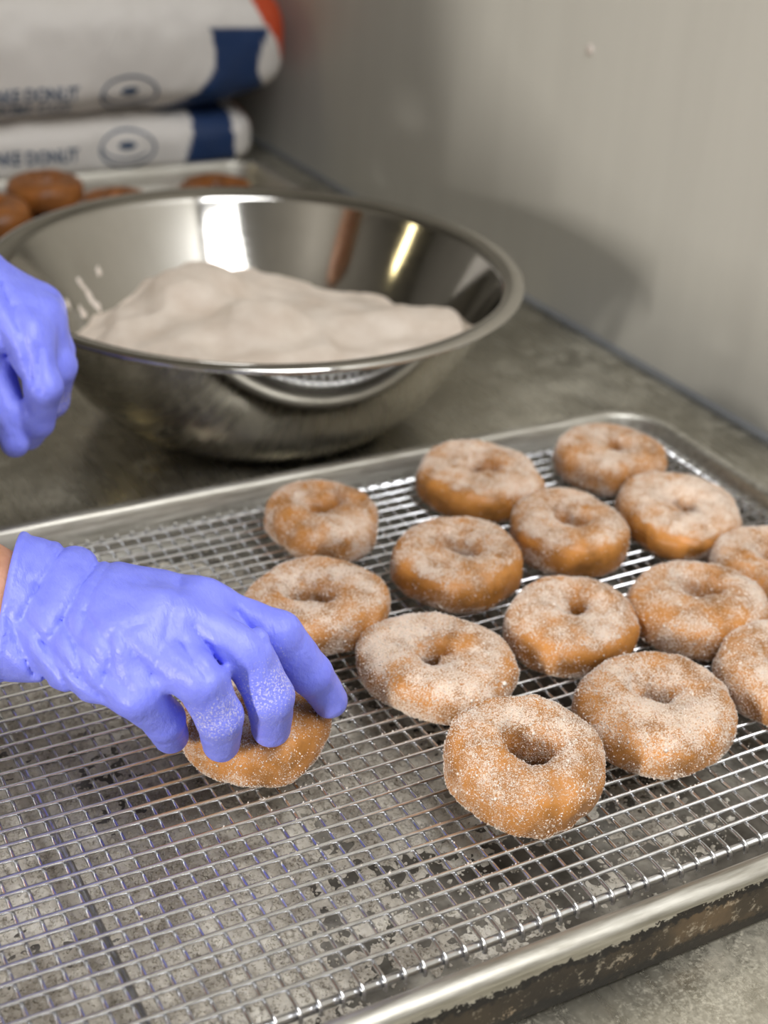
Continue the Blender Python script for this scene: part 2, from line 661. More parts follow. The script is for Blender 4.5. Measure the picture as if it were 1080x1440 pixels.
# ------------------------------------------------------------------ sheet pans
def make_pan(x0, x1, y0, y1, label):
    root = empty('sheet_pan', ((x0 + x1) / 2, (y0 + y1) / 2, TZ))
    tag(root, label, 'tray', 'sheet pans on the table')
    # (inset, z, outer, floor)
    loops = [(0.020, TZ + 0.0003, 1, 0), (0.004, TZ + 0.0003, 1, 0), (0.0016, TZ + 0.0022, 1, 0), (0.0014, TZ + 0.010, 1, 0), (0.0014, TZ + 0.020, 1, 0),
             (0.0016, 0.000, 1, 0), (0.0022, 0.0034, 1, 0)]
    inner = [(0.0115, 0.0080, 0, 0), (0.0135, 0.004, 0, 0), (0.0155, -0.006, 0, 0), (0.0185, -0.017, 0, 0), (0.0215, -0.0225, 0, 0.3),
             (0.027, -0.0252, 0, 1), (0.034, -0.0258, 0, 1)]
    rim = [(0.0030, 0.0030, 0, 0), (0.0006, 0.0036, 0, 0), (-0.0006, 0.0058, 0, 0), (0.0004, 0.0082, 0, 0), (0.0030, 0.0098, 0, 0), (0.0062, 0.0104, 0, 0),
           (0.0092, 0.0098, 0, 0), (0.0112, 0.0084, 0, 0), (0.0118, 0.0072, 0, 0)]

    def loft(ls, close):
        V, A, B, F = [], [], [], []
        for ins, z, a, b in ls:
            r = max(0.012, 0.046 - ins)
            p = rrect(x0 + ins, x1 - ins, y0 + ins, y1 - ins, r, 8)
            # straight runs subdivided so that attributes and light stay smooth
            V += [(x, y, z) for x, y in p]; A += [a] * len(p); B += [b] * len(p)
        n = len(p)
        F = [tuple(int(q) for q in f) for f in grid_faces(len(ls), n, wrap_v=True)]
        if close == 'floor': F.append(tuple(range((len(ls) - 1) * n, len(ls) * n)))
        if close == 'both': F.append(tuple(range((len(ls) - 1) * n, len(ls) * n)))
        if close == 'first': F.append(tuple(range(n))[::-1])
        return V, F, A, B
    for nm, ls, cl in (('pan_side', loops, 'first'), ('pan_inside', inner, None), ('rolled_rim', rim, None)):
        V, F, A, B = loft(ls, cl)
        o = child(nm, V, F, MAT['pan'], root)
        float_attr(o.data, 'outer', A); float_attr(o.data, 'floor', B)
    p = rrect(x0 + 0.0335, x1 - 0.0335, y0 + 0.0335, y1 - 0.0335, 0.0125, 8)
    o = child('pan_floor', [(x, y, -0.0258) for x, y in p], [tuple(range(len(p)))], MAT['pan'], root, False)
    float_attr(o.data, 'outer', [0] * len(p)); float_attr(o.data, 'floor', [1] * len(p))
    return root


PX0, PX1, PY0, PY1 = 0.025, 0.724, 0.3590, 0.8365
pan1 = make_pan(PX0, PX1, PY0, PY1, 'large aluminium sheet pan with burnt dark side holding the sugared donuts')
pan2 = make_pan(0.09, 0.724, 1.262, 1.625, 'aluminium sheet pan of plain brown donuts behind the steel bowl')
FLOORZ = -0.0258

# ------------------------------------------------------------------ wire cooling rack
RX0, RX1, RY0, RY1 = 0.050, 0.7055, 0.389, 0.809
rack = empty('cooling_rack', ((RX0 + RX1) / 2, (RY0 + RY1) / 2, FLOORZ))
tag(rack, 'chromed wire grid cooling rack lying in the front sheet pan', 'rack')
wr_ = 0.00115


def rchild(o):
    o.parent = rack
    o.matrix_parent_inverse = Matrix.Translation(rack.location).inverted()
    return o


# long wires, on top
V, F = tube([(RX0, 0, 0), ((RX0 + RX1) / 2, 0, -0.0003), (RX1, 0, 0)], wr_, 8)
me_long = mesh_data('long_wire', V, F, MAT['chrome'])
y = RY0 + 0.0105
ny = int(round((RY1 - RY0) / 0.01075)) - 1
for i in range(ny):
    yy = RY0 + (i + 1) * (RY1 - RY0) / (ny + 1) + rng.normal() * 0.0003
    o = link(bpy.data.objects.new('long_wire', me_long)); rchild(o)
    o.location = (0, yy, 0.0014 + abs(rng.normal()) * 0.0002)
    o.rotation_euler = (0, 0, rng.normal() * 0.0007)
# cross wires, below, hooked over the frame rods at both ends
hook = [(0, RY0 - 0.0030, -0.0062), (0, RY0 - 0.0034, -0.0044), (0, RY0 - 0.0028, -0.0024), (0, RY0 - 0.0012, -0.0011), (0, RY0 + 0.0012, -0.0008)]
mid = [(0, yy, -0.0008) for yy in np.linspace(RY0 + 0.012, RY1 - 0.012, 3)]
hook2 = [(0, RY1 + RY0 - p[1], p[2]) for p in hook[::-1]]
V, F = tube(hook + mid + hook2, wr_, 8)
me_cross = mesh_data('cross_wire', V, F, MAT['chrome'])
nx = int(round((RX1 - RX0) / 0.0106)) - 1
for i in range(nx):
    o = link(bpy.data.objects.new('cross_wire', me_cross)); rchild(o)
    o.location = (RX0 + (i + 1) * (RX1 - RX0) / (nx + 1) + rng.normal() * 0.0003, 0, 0)
# frame rods
for a, b in (((RX0, RY0), (RX1, RY0)), ((RX0, RY1), (RX1, RY1)), ((RX0, RY0), (RX0, RY1)), ((RX1, RY0), (RX1, RY1))):
    V, F = tube([(a[0], a[1], -0.0043), ((a[0] + b[0]) / 2, (a[1] + b[1]) / 2, -0.0043), (b[0], b[1], -0.0043)], 0.0024, 10)
    rchild(mesh_obj('frame_rod', V, F, MAT['chrome']))
# heavier support bars under the grid and the feet
for x in (0.1375, 0.615):
    V, F = tube([(x, RY0, -0.0043), (x, (RY0 + RY1) / 2, -0.0043), (x, RY1, -0.0043)], 0.0022, 10)
    rchild(mesh_obj('support_bar', V, F, MAT['chrome']))
    for y in (RY0 + 0.012, RY1 - 0.012):
        V, F = tube([(x + 0.004, y, -0.004), (x + 0.004, y, FLOORZ + 0.004), (x + 0.007, y, FLOORZ + 0.0018), (x + 0.014, y, FLOORZ + 0.0018)], 0.0016, 8)
        rchild(mesh_obj('foot', V, F, MAT['chrome']))

# ------------------------------------------------------------------ spilled sugar on the pan floor
gx = np.linspace(PX0 + 0.03, PX1 - 0.03, 330)
gy = np.linspace(PY0 + 0.03, PY1 - 0.03, 225)
GX, GY = np.meshgrid(gx, gy, indexing='ij')
P3 = np.stack([GX, GY, 0 * GX], -1)


def spill_h(P3):
    cover = fbm(P3, 16, 3, 3) * 1.3 + 0.34
    # bare dark patches below where donuts stood; thick towards the empty left
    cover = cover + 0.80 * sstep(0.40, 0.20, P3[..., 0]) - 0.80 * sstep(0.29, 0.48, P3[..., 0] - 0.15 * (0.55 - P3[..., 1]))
    cover = cover - 0.75 * sstep(0.024, 0.0, P3[..., 1] - PY0 - 0.03)
    rough_ = fbm(P3, 170, 9, 3)
    return 0.0016 * cover + 0.0017 * rough_ - 0.0004


hh = spill_h(P3)
ed = np.minimum(np.minimum(GX - gx[0], gx[-1] - GX), np.minimum(GY - gy[0], gy[-1] - GY))
hh = np.where(ed < 0.004, np.minimum(hh, -0.0004), hh)
Vs = np.stack([GX, GY, FLOORZ + np.clip(hh, -0.0008, 0.004)], -1).reshape(-1, 3)
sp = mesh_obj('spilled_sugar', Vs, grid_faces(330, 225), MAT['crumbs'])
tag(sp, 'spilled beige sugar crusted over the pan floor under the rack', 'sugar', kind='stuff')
c = np.stack([rng.uniform(gx[0], gx[-1], 90000), rng.uniform(gy[0], gy[-1], 90000), np.zeros(90000)], -1)
hc = spill_h(c)
c = c[rng.uniform(size=len(c)) < sstep(-0.0015, 0.002, hc)][:30000]
c[:, 2] = FLOORZ + np.maximum(0, spill_h(c)) + 0.0002
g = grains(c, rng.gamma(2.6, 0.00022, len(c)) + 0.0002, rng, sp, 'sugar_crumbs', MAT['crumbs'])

# ------------------------------------------------------------------ donuts


def donut_mesh(name, D, h, seed, mat, hole=0.0095, egg=0.05, sugar=True, bare=(), heavy=0.0, nu=112, nv=56, hoff=(0, 0), swirl=0.0, ridge=0.0):
    g = np.random.default_rng(seed)
    u = np.linspace(0, 2 * np.pi, nu, endpoint=False)
    v = np.linspace(0, 2 * np.pi, nv, endpoint=False)
    U, W_ = np.meshgrid(u, v, indexing='ij')
    R = D / 2
    a = (R - hole) / 2
    rc = hole + a
    cv, sv = np.cos(W_), np.sin(W_)
    pw = lambda q, e: np.sign(q) * np.abs(q) ** e
    rr = rc + a * pw(cv, 0.86)
    zz = h / 2 * np.where(sv > 0, pw(sv, 0.80), pw(sv, 0.62))
    ph = g.uniform(0, 2 * np.pi, 4)
    shape = 1 + egg * np.cos(2 * U + ph[0]) + 0.018 * np.cos(3 * U + ph[1]) + 0.012 * np.cos(5 * U + ph[2])
    out = sstep(hole, R, rr)
    rr = rr * (1 + (shape - 1) * out)
    inn = 1 - sstep(hole, hole + 0.012, rr)
    rr = rr * (1 + inn * (0.22 * np.cos(2 * U + ph[3]) + 0.15 * np.cos(3 * U + ph[1])))
    X = rr * np.cos(U) + hoff[0] * (1 - out)
    Y = rr * np.sin(U) + hoff[1] * (1 - out)
    P = np.stack([X, Y, zz], -1)
    # lumps along a rough normal
    N = np.stack([cv * np.cos(U), cv * np.sin(U), sv], -1)
    d = 0.0024 * fbm(P, 38, seed, 2) + 0.0011 * fbm(P, 130, seed + 5, 2) + 0.00035 * fbm(P, 420, seed + 9, 2)
    if swirl:
        rad = np.hypot(X - hoff[0], Y - hoff[1])
        ang = np.arctan2(Y - hoff[1], X - hoff[0])
        k = np.sin(ang * 2 + rad * 420 + ph[0]) * np.exp(-((rad - hole * 1.5) / 0.007) ** 2) * (sv > 0)
        d = d + swirl * k
    if ridge:
        d = d - ridge * np.exp(-((zz + h * 0.22) / 0.0016) ** 2) * (cv > 0) * (0.6 + 0.4 * np.cos(U * 2 + ph[2]))
    P = P + N * d[..., None]
    flat = -h / 2 + 0.0012
    P[..., 2] = np.where(P[..., 2] < flat, flat + (P[..., 2] - flat) * 0.15, P[..., 2])
    P[..., 2] += h / 2
    Vv = P.reshape(-1, 3)
    me = mesh_data(name, Vv, grid_faces(nu, nv, True, True), mat)
    Nn = N.reshape(-1, 3)
    if sugar:
        s = 0.42 + heavy + 0.42 * fbm(Vv, 55, seed + 20, 3) + 0.34 * fbm(Vv, 170, seed + 30, 3)
        s = s + 0.10 * np.clip(Nn[:, 2], 0, 1) - 0.10 * np.exp(-((Nn[:, 2] - 0.25) / 0.35) ** 2)
        ang = np.arctan2(Vv[:, 1], Vv[:, 0])
        for (aa, wd, lv, lw, amt) in bare:
            da = np.angle(np.exp(1j * (ang - math.radians(aa))))
            wob = 0.25 * fbm(Vv, 120, seed + 40, 2)
            m = np.exp(-(da / math.radians(wd)) ** 4) * np.exp(-((Nn[:, 2] - lv + wob) / lw) ** 4) * (np.hypot(Vv[:, 0], Vv[:, 1]) > rc * 0.75)
            s = s - amt * m
        s = np.clip(s, 0, 1)
        float_attr(me, 'sugar', s)
        return me, Vv, Nn, s
    return me, Vv, Nn, None


def coat(obj, Vv, Nn, s, n, g, nu=112, nv=56):
    """crystals of sugar stuck to the crust"""
    w = (s + 0.06) ** 1.25 * (0.35 + 0.65 * (Nn[:, 2] > -0.75))
    # area weight
    w = w * (np.hypot(Vv[:, 0], Vv[:, 1]) / np.hypot(Vv[:, 0], Vv[:, 1]).max())
    idx = g.choice(len(Vv), n, p=w / w.sum())
    i, j = idx // nv, idx % nv
    f1, f2 = g.uniform(size=n), g.uniform(size=n)
    A = Vv.reshape(nu, nv, 3)
    p = (A[i, j] * ((1 - f1) * (1 - f2))[:, None] + A[(i + 1) % nu, j] * (f1 * (1 - f2))[:, None]
         + A[i, (j + 1) % nv] * ((1 - f1) * f2)[:, None] + A[(i + 1) % nu, (j + 1) % nv] * (f1 * f2)[:, None])
    sz = 0.00014 + g.gamma(2.0, 0.00007, n)
    big = g.uniform(size=n) < 0.012
    sz = np.where(big, sz * 2.0, sz)
    p = p + Nn[idx] * (sz * 0.35)[:, None]
    return grains(p, sz, g, obj, 'sugar_grains', MAT['grain'])


RZ = 0.0027   # top of the rack wires
DON = [
    # x, y, D, h, tilt(x,y), rot, label, options
    (0.3864, 0.7492, 0.0808, 0.0275, (0.0, 0.0), 'lightly sugared donut standing alone nearest the pan back edge below the bowl', dict(seed=1, hole=0.0085, hoff=(0.002, 0.003), heavy=-0.02)),
    (0.5151, 0.7546, 0.0900, 0.0275, (0.05, -0.03), 'sugared donut with glossy bare brown left flank in the row against the pan back', dict(seed=2, hole=0.0065, hoff=(0.004, 0.004), bare=((200, 40, 0.2, 0.6, 1.0), (250, 30, 0.15, 0.5, 0.7)), swirl=0.0009, heavy=0.06)),
    (0.6234, 0.7445, 0.0820, 0.0310, (0.05, 0.05), 'small sugared donut in the far corner of the pan', dict(seed=3, hole=0.0060, hoff=(0.003, 0.0), swirl=0.0012, heavy=0.03)),
    (0.3354, 0.6533, 0.0900, 0.0280, (0.0, 0.0), 'pale sugared donut with clear round hole directly behind the gloved fingers', dict(seed=4, hole=0.0100, hoff=(-0.003, 0.002), heavy=-0.02)),
    (0.4395, 0.6603, 0.0890, 0.0310, (0.02, 0.03), 'sugared donut with a glossy dark patch on its lower right side', dict(seed=5, hole=0.0085, hoff=(0.003, 0.003), bare=((302, 34, 0.05, 0.6, 1.2), (200, 22, 0.3, 0.35, 0.5)))),
    (0.5312, 0.6654, 0.0845, 0.0310, (0.03, 0.02), 'sugared donut with broad bare orange front and a small pit in it', dict(seed=6, hole=0.0080, hoff=(0.0, 0.002), bare=((268, 38, 0.1, 0.55, 1.1), (190, 20, 0.3, 0.3, 0.6)), swirl=0.0006)),
    (0.6226, 0.6586, 0.0925, 0.0255, (0.05, -0.02), 'wide sugared donut with nearly closed hole near the pan right edge', dict(seed=7, hole=0.0060, hoff=(0.0, 0.0), bare=((205, 32, 0.1, 0.5, 1.0), (250, 26, 0.35, 0.3, 0.7)), swirl=0.0012, heavy=0.10)),
    (0.3724, 0.5693, 0.0905, 0.0270, (0.0, -0.01), 'heavily sugared donut with ragged hole just right of the gloved index finger', dict(seed=8, hole=0.0070, hoff=(-0.002, 0.002), swirl=0.0012, heavy=0.09)),
    (0.4693, 0.5729, 0.0850, 0.0275, (0.03, 0.0), 'sugared donut with slit hole and bare orange lower front in the middle row', dict(seed=9, hole=0.0070, hoff=(0.006, 0.004), bare=((275, 40, 0.15, 0.4, 0.7),), swirl=0.0007, heavy=0.03)),
    (0.5528, 0.5541, 0.0890, 0.0300, (0.0, 0.02), 'evenly sugared donut with wide shallow hole near the picture right edge', dict(seed=10, hole=0.0085, hoff=(0.005, 0.006), heavy=0.0)),
    (0.6365, 0.5740, 0.0850, 0.0290, (0.0, 0.0), 'sugared donut cut by the picture edge, farther of the two cut ones', dict(seed=11, hole=0.0085)),
    (0.3626, 0.4675, 0.0830, 0.0345, (0.20, 0.0), 'foremost thick golden donut with deep round hole and sugar mostly on its left', dict(seed=12, hole=0.0100, egg=0.025, hoff=(0.002, -0.001), ridge=0.0012, heavy=-0.04)),
    (0.4610, 0.4786, 0.0915, 0.0285, (0.03, 0.02), 'sugared donut with torn double hole right beside the foremost donut', dict(seed=13, hole=0.0080, hoff=(0.003, 0.004), swirl=0.0014, heavy=0.05)),
    (0.5560, 0.4780, 0.0850, 0.0290, (0.0, 0.0), 'sugared donut cut by the picture edge, nearer of the two cut ones', dict(seed=14, hole=0.0085, heavy=0.05)),
    (0.2550, 0.5635, 0.0860, 0.0300, (0.0, 0.0), 'sugared donut gripped under the blue gloved fingers', dict(seed=15, hole=0.0090, heavy=-0.08)),
]
for x, y, D, h, tl, lab, op in DON:
    op = dict(op); sd = op.pop('seed')
    me, Vv, Nn, s = donut_mesh('sugared_donut', D, h, sd, MAT['donut'], **op)
    o = link(bpy.data.objects.new('sugared_donut', me))
    tag(o, lab, 'donut', 'sugared donuts on the cooling rack')
    # tilt about the horizontal axes, then rest the lowest point on the wires
    Rt = Matrix.Rotation(tl[0], 3, 'X') @ Matrix.Rotation(tl[1], 3, 'Y')
    low = (Vv @ np.array(Rt).T)[:, 2].min()
    o.rotation_euler = Rt.to_euler()
    o.location = (x, y, RZ - low - 0.0003)
    coat(o, Vv, Nn, s, 11500 if y < 0.62 else 7000, np.random.default_rng(100 + sd))

# sugar sticking to the wires of the rack
n = 16000
px = rng.uniform(RX0, RX1, n); py = rng.uniform(RY0, RY1, n)
onx = rng.uniform(size=n) < 0.6
yy_ = RY0 + np.round((py - RY0) / ((RY1 - RY0) / (ny + 1))) * (RY1 - RY0) / (ny + 1)
xx_ = RX0 + np.round((px - RX0) / ((RX1 - RX0) / (nx + 1))) * (RX1 - RX0) / (nx + 1)
pp = np.where(onx[:, None], np.stack([px, yy_ + rng.normal(size=n) * 0.0005, np.full(n, 0.0026)], -1),
              np.stack([xx_ + rng.normal(size=n) * 0.0005, py, np.full(n, 0.0004)], -1))
dn = 0.25 + 0.9 * fbm(pp * [1, 1, 0], 22, 77, 2)
for x, y, *_ in DON:
    dn = dn + 0.35 * np.exp(-(np.hypot(pp[:, 0] - x, pp[:, 1] - y) / 0.055) ** 2)
dn = dn - 0.5 * sstep(0.26, 0.16, pp[:, 0]) - 0.75 * sstep(0.60, 0.72, pp[:, 1]) - 0.2 * sstep(0.45, 0.60, pp[:, 0])
keep = rng.uniform(size=n) < np.clip(dn, 0, 1) ** 1.5
pp = pp[keep]
gs = grains(pp, 0.00018 + rng.gamma(2.0, 0.00009, len(pp)), rng, None, 'loose_sugar', MAT['grain'])
tag(gs, 'loose white sugar grains clinging to the rack wires', 'sugar', kind='stuff')

# ------------------------------------------------------------------ plain donuts on the rear pan
PD = [donut_mesh('plain_donut', 0.088, 0.032, 40 + k, MAT['plain_donut'], hole=0.0075, sugar=False, nu=64, nv=32, swirl=0.0008)[0] for k in range(3)]
REAR = [(0.428, 1.528, 0.0024, 'brown unsugared donut on the rear pan, whole top showing at far left'),
        (0.512, 1.532, -0.0255, 'brown unsugared donut on the rear pan just peeking over the bowl rim, middle one'),
        (0.637, 1.548, -0.0255, 'brown unsugared donut on the rear pan nearest the wall'),
        (0.348, 1.458, 0.0024, 'brown unsugared donut on the rear pan cut by the left picture edge')]
for k, (x, y, z, lab) in enumerate(REAR):
    o = link(bpy.data.objects.new('plain_donut', PD[k % 3]))
    o.location = (x, y, z); o.rotation_euler = (0.0, 0.0, k * 1.3)
    tag(o, lab, 'donut', 'plain donuts on the rear pan')
for k, (x, y) in enumerate([(0.420, 1.538), (0.326, 1.545), (0.352, 1.452)]):
    o = link(bpy.data.objects.new('plain_donut', PD[(k + 1) % 3]))
    o.location = (x, y, FLOORZ + 0.0002); o.rotation_euler = (0, 0, k * 0.9); o.scale = (1, 1, 0.85)
    tag(o, 'brown unsugared donut in the lower layer of the rear pan, hidden behind the bowl', 'donut', 'lower layer of plain donuts')

# ------------------------------------------------------------------ mixing bowl
BX, BY = 0.458, 1.021
bowl = empty('mixing_bowl', (BX, BY, TZ))
tag(bowl, 'wide stainless steel mixing bowl half full of sugar behind the front pan', 'bowl')


def br(z): return 0.1 + 0.106 * max(0.0, (z - TZ) / 0.127) ** 0.57


zs = [TZ + 0.127 * q ** 1.9 for q in np.linspace(0, 1, 34)]
prof = [(0.0005, TZ + 0.0012), (0.06, TZ + 0.0010), (0.092, TZ + 0.0004)] + [(br(z), z + 0.0004) for z in zs]
inner = [(br(z) - 0.0016, z + 0.0014) for z in zs[::-1]] + [(0.09, TZ + 0.0022), (0.0005, TZ + 0.0026)]
V, F = lathe(prof + inner, 160)
V = V + [BX, BY, 0]
child('bowl_shell', V, F, MAT['bowl'], bowl)
rimp = [(0.2040, 0.0972), (0.2080, 0.0992), (0.2130, 0.1002), (0.2170, 0.1000), (0.2190, 0.0986), (0.2194, 0.0966), (0.2180, 0.0952), (0.2150, 0.0958), (0.2100, 0.0966), (0.2060, 0.0950)]
V, F = lathe(rimp, 160)
V = V + [BX, BY, 0]
child('rolled_rim', V, F, MAT['bowl'], bowl)

# dried sugar smears inside the bowl, on the wall nearest the worker
for k, (az, z, sw, sh) in enumerate([(126, 0.036, 0.004, 0.010), (137, 0.038, 0.004, 0.005), (133, 0.026, 0.004, 0.006), (118, 0.049, 0.004, 0.004), (127, 0.047, 0.003, 0.005), (125, 0.026, 0.004, 0.006)]):
    vs, fs = [], []
    nr, na = 5, 16
    g = np.random.default_rng(300 + k)
    wob = 1 + 0.3 * g.normal(size=na)
    for i in range(nr + 1):
        q = i / nr
        for j in range(na):
            t = 2 * math.pi * j / na
            w_ = wob[j] if i else 1
            zz = z + sh * q * w_ * math.sin(t)
            aa = math.radians(az) + sw * q * w_ * math.cos(t) / 0.18
            rr = br(zz) - 0.0018 - 0.0012 * (1 - q ** 2) + (0.0006 if i == nr else 0)
            vs.append((BX + rr * math.cos(aa), BY + rr * math.sin(aa), zz + 0.001))
    child('sugar_smear', vs, grid_faces(nr + 1, na, wrap_v=True), MAT['grain'], bowl)

# heap of cinnamon sugar
CP = np.array([(-.012, .083, .076), (-.045, .065, .076), (-.103, .026, .060), (-.09, .063, .058), (-.129, .05, .042), (-.145, -.02, .046), (-.10, -.09, .054), (-.06, -.05, .058), (-.04, -.11, .050),
               (-.016, -.012, .075), (.005, -.02, .074), (-.045, -.012, .066), (.03, -.05, .058), (.024, .026, .054), (-.04, .020, .058), (.046, .045, .058), (.075, -.003, .058), (.115, -.023, .060),
               (.145, -.037, .058), (.11, -.055, .050), (.095, -.085, .030), (.135, -.080, .050), (.05, -.11, .036), (0, .14, .040), (.08, .1, .040),
               (-.08, .13, .030), (-.16, .06, .025), (-.12, .10, .026), (0, -.17, .040), (.17, .03, .040), (-.13, -.12, .05), (.12, .1, .036), (.06, -.06, .048)])
CP[:, 2] = 0.057 + (CP[:, 2] - 0.057) * 1.15
CP[:, 2] -= 0.006 + 0.004 * (CP[:, 0] > 0.02)
nr, na = 70, 140
Q, A = np.meshgrid(np.linspace(0.004, 1, nr), np.linspace(0, 2 * np.pi, na, endpoint=False), indexing='ij')
rad = Q * 0.187
hx, hy = rad * np.cos(A), rad * np.sin(A)
d2 = (hx[..., None] - CP[:, 0]) ** 2 + (hy[..., None] - CP[:, 1]) ** 2
wgt = 1 / (d2 + 1.0e-4) ** 1.85
hz = (wgt * CP[:, 2]).sum(-1) / wgt.sum(-1)
PP = np.stack([hx, hy, 0 * hx], -1)
hz = hz + 0.008 * (0.5 - np.abs(fbm(PP, 20, 61, 2))) - 0.002 + 0.0012 * fbm(PP, 90, 62, 2)
for _ in range(2):   # keep the heap inside the bowl wall
    rmax = 0.1 + 0.106 * np.clip((hz - TZ) / 0.127, 0, 1) ** 0.57 - 0.0022
    k = np.minimum(1, rmax / np.maximum(rad, 1e-6))
    hx, hy, rad = hx * k, hy * k, rad * k
V = np.stack([BX + hx, BY + hy, hz], -1).reshape(-1, 3)
heap = mesh_obj('cinnamon_sugar', V, np.concatenate([grid_faces(nr, na, wrap_v=True)]), MAT['heap'])
# underside following the bowl, so the heap has a body
vb = []
zb = np.linspace(0, 1, 10)
base_z = hz[-1]
under = np.stack([np.stack([BX + (hx[-1] * (1 - q) + 0.55 * hx[-1] * q), BY + (hy[-1] * (1 - q) + 0.55 * hy[-1] * q), base_z * (1 - q) + (TZ + 0.006) * q], -1) for q in zb])
me2 = mesh_data('sugar_body', under.reshape(-1, 3), grid_faces(10, na, wrap_v=True), MAT['heap'])
body_ = link(bpy.data.objects.new('sugar_body', me2), heap)
tag(heap, 'heaped pale cinnamon sugar inside the steel mixing bowl', 'sugar', kind='stuff')


# ------------------------------------------------------------------ flour sacks
def make_sack(xc, yc, z0, L, Wd, Ht, label, seed, colour, lean=0.0, lift=0.0):
    root = empty('flour_sack', (xc, yc, z0))
    tag(root, label, 'sack', 'printed flour sacks in a stack')
    ns, na = 190, 130
    s = np.linspace(-1, 1, ns)
    s = np.sign(s) * np.abs(s) ** 0.8
    a = np.linspace(0, 2 * np.pi, na, endpoint=False)
    S, A = np.meshgrid(s, a, indexing='ij')
    taper = np.clip(1 - np.abs(S) ** 16, 0, 1) ** 0.5
    th = np.clip(1 - np.abs(S) ** 7, 0.0, 1) ** 0.5
    pw = lambda q, e: np.sign(q) * np.abs(q) ** e
    yv = Wd / 2 * pw(np.cos(A), 0.42) * taper
    zv = Ht / 2 * np.where(np.sin(A) < 0, pw(np.sin(A), 0.48), pw(np.sin(A), 0.62)) * th
    xv = L / 2 * S
    P = np.stack([xv, yv, zv], -1)
    dn = 0.006 * fbm(P, 11, seed, 2) + 0.003 * fbm(P, 32, seed + 3, 2)
    dn = dn * (0.3 + 0.7 * th)
    P[..., 1] += dn * np.cos(A) * 1.2
    P[..., 2] += dn * np.sin(A)
    P[..., 2] += Ht / 2
    flat = 0.004
    P[..., 2] = np.where(P[..., 2] < flat, flat * 0.5 + 0.5 * P[..., 2] * 0.2, P[..., 2])
    P[..., 2] += lean * P[..., 1] + lift
    W3 = P + np.array([xc, yc, z0])
    Vv = W3.reshape(-1, 3)
    colr = colour(Vv, S.ravel(), A.ravel())
    Fc = [tuple(int(q) for q in f) for f in grid_faces(ns, na, wrap_v=True)]
    o = child('sack_body', Vv, grid_faces(ns, na, wrap_v=True), MAT['bag'], root)
    color_attr(o.data, 'print', colr)
    tree = BVHTree.FromPolygons([tuple(v) for v in Vv], Fc)
    return root, tree


WHITE = np.array((0.78, 0.74, 0.695)); BLUE = np.array((0.003, 0.030, 0.115)); ORANGE = np.array((0.62, 0.075, 0.018))


def col_upper(V, S, A):
    x, z = V[:, 0], V[:, 2]
    left = np.interp(z, [0.02, 0.050, 0.065, 0.085, 0.112, 0.135, 0.156, 0.2], [0.570, 0.612, 0.640, 0.668, 0.686, 0.686, 0.680, 0.676])
    right = np.interp(z, [0.02, 0.055, 0.075, 0.10, 0.125, 0.157], [0.790, 0.782, 0.765, 0.746, 0.745, 0.760])
    c = np.tile(WHITE, (len(V), 1))
    b = (x > left) & (x < right) & (z < 0.1575)
    c[b] = BLUE
    o = (x > np.interp(z, [0.085, 0.10, 0.13, 0.15, 0.165, 0.2], [0.806, 0.792, 0.778, 0.763, 0.75, 0.735])) & (z < 0.19) & (z > 0.085)
    c[o] = ORANGE
    return c


def col_lower(V, S, A):
    x, z = V[:, 0], V[:, 2]
    left = np.interp(z, [-0.03, 0.02, 0.06], [0.640, 0.660, 0.668])
    right = np.interp(z, [-0.03, 0.0, 0.03, 0.06], [0.728, 0.722, 0.718, 0.728])
    c = np.tile(WHITE, (len(V), 1))
    c[(x > left) & (x < right)] = BLUE
    c[(x > 0.755) & (z > 0.02)] = ORANGE * 0.7
    return c


low_sack, low_tree = make_sack(0.447, 1.880, TZ, 0.664, 0.40, 0.087, 'lower printed paper sack at the back, squeezed under the other sack', 21, col_lower)
up_sack, up_tree = make_sack(0.462, 1.872, TZ + 0.0800, 0.710, 0.42, 0.165, 'upper plump printed paper sack at the back of the table by the wall', 22, col_upper)


def on_sack(tree, x, z, off=0.0012):
    h = tree.ray_cast(Vector((x, 1.0, z)), Vector((0, 1, 0)))
    return (x, (h[0].y if h[0] else 1.68) - off, z)


def print_text(root, tree, body, xr, zb, cap, bold=0.0):
    cu = bpy.data.curves.new('lettering', 'FONT')
    cu.body = body
    cu.size = cap / 0.70
    cu.offset = bold
    cu.resolution_u = 3
    t = bpy.data.objects.new('lettering_tmp', cu)
    COL.objects.link(t)
    bpy.context.view_layer.update()
    me = bpy.data.meshes.new_from_object(t.evaluated_get(bpy.context.evaluated_depsgraph_get()))
    COL.objects.unlink(t); bpy.data.objects.remove(t)
    xs = [v.co.x for v in me.vertices]
    w = max(xs) - min(xs)
    vs = [on_sack(tree, xr - (max(xs) - v.co.x) * 0.80, zb + v.co.y) for v in me.vertices]
    fs = [tuple(p.vertices) for p in me.polygons]
    bpy.data.meshes.remove(me)
    return child('printed_lettering', vs, fs, MAT['ink'], root, False)


def print_ring(root, tree, cx, cz, rx, rz, wdt, a0=0, a1=360, name='printed_logo'):
    n = 56
    vs = []
    for i in range(n + 1):
        t = math.radians(a0 + (a1 - a0) * i / n)
        for k in (1, 0):
            q = (rx - wdt * (1 - k)), (rz - wdt * (1 - k))
            vs.append(on_sack(tree, cx + q[0] * math.cos(t), cz + q[1] * math.sin(t)))
    fs = [(2 * i, 2 * i + 1, 2 * i + 3, 2 * i + 2) for i in range(n)]
    return child(name, vs, fs, MAT['ink'], root, False)


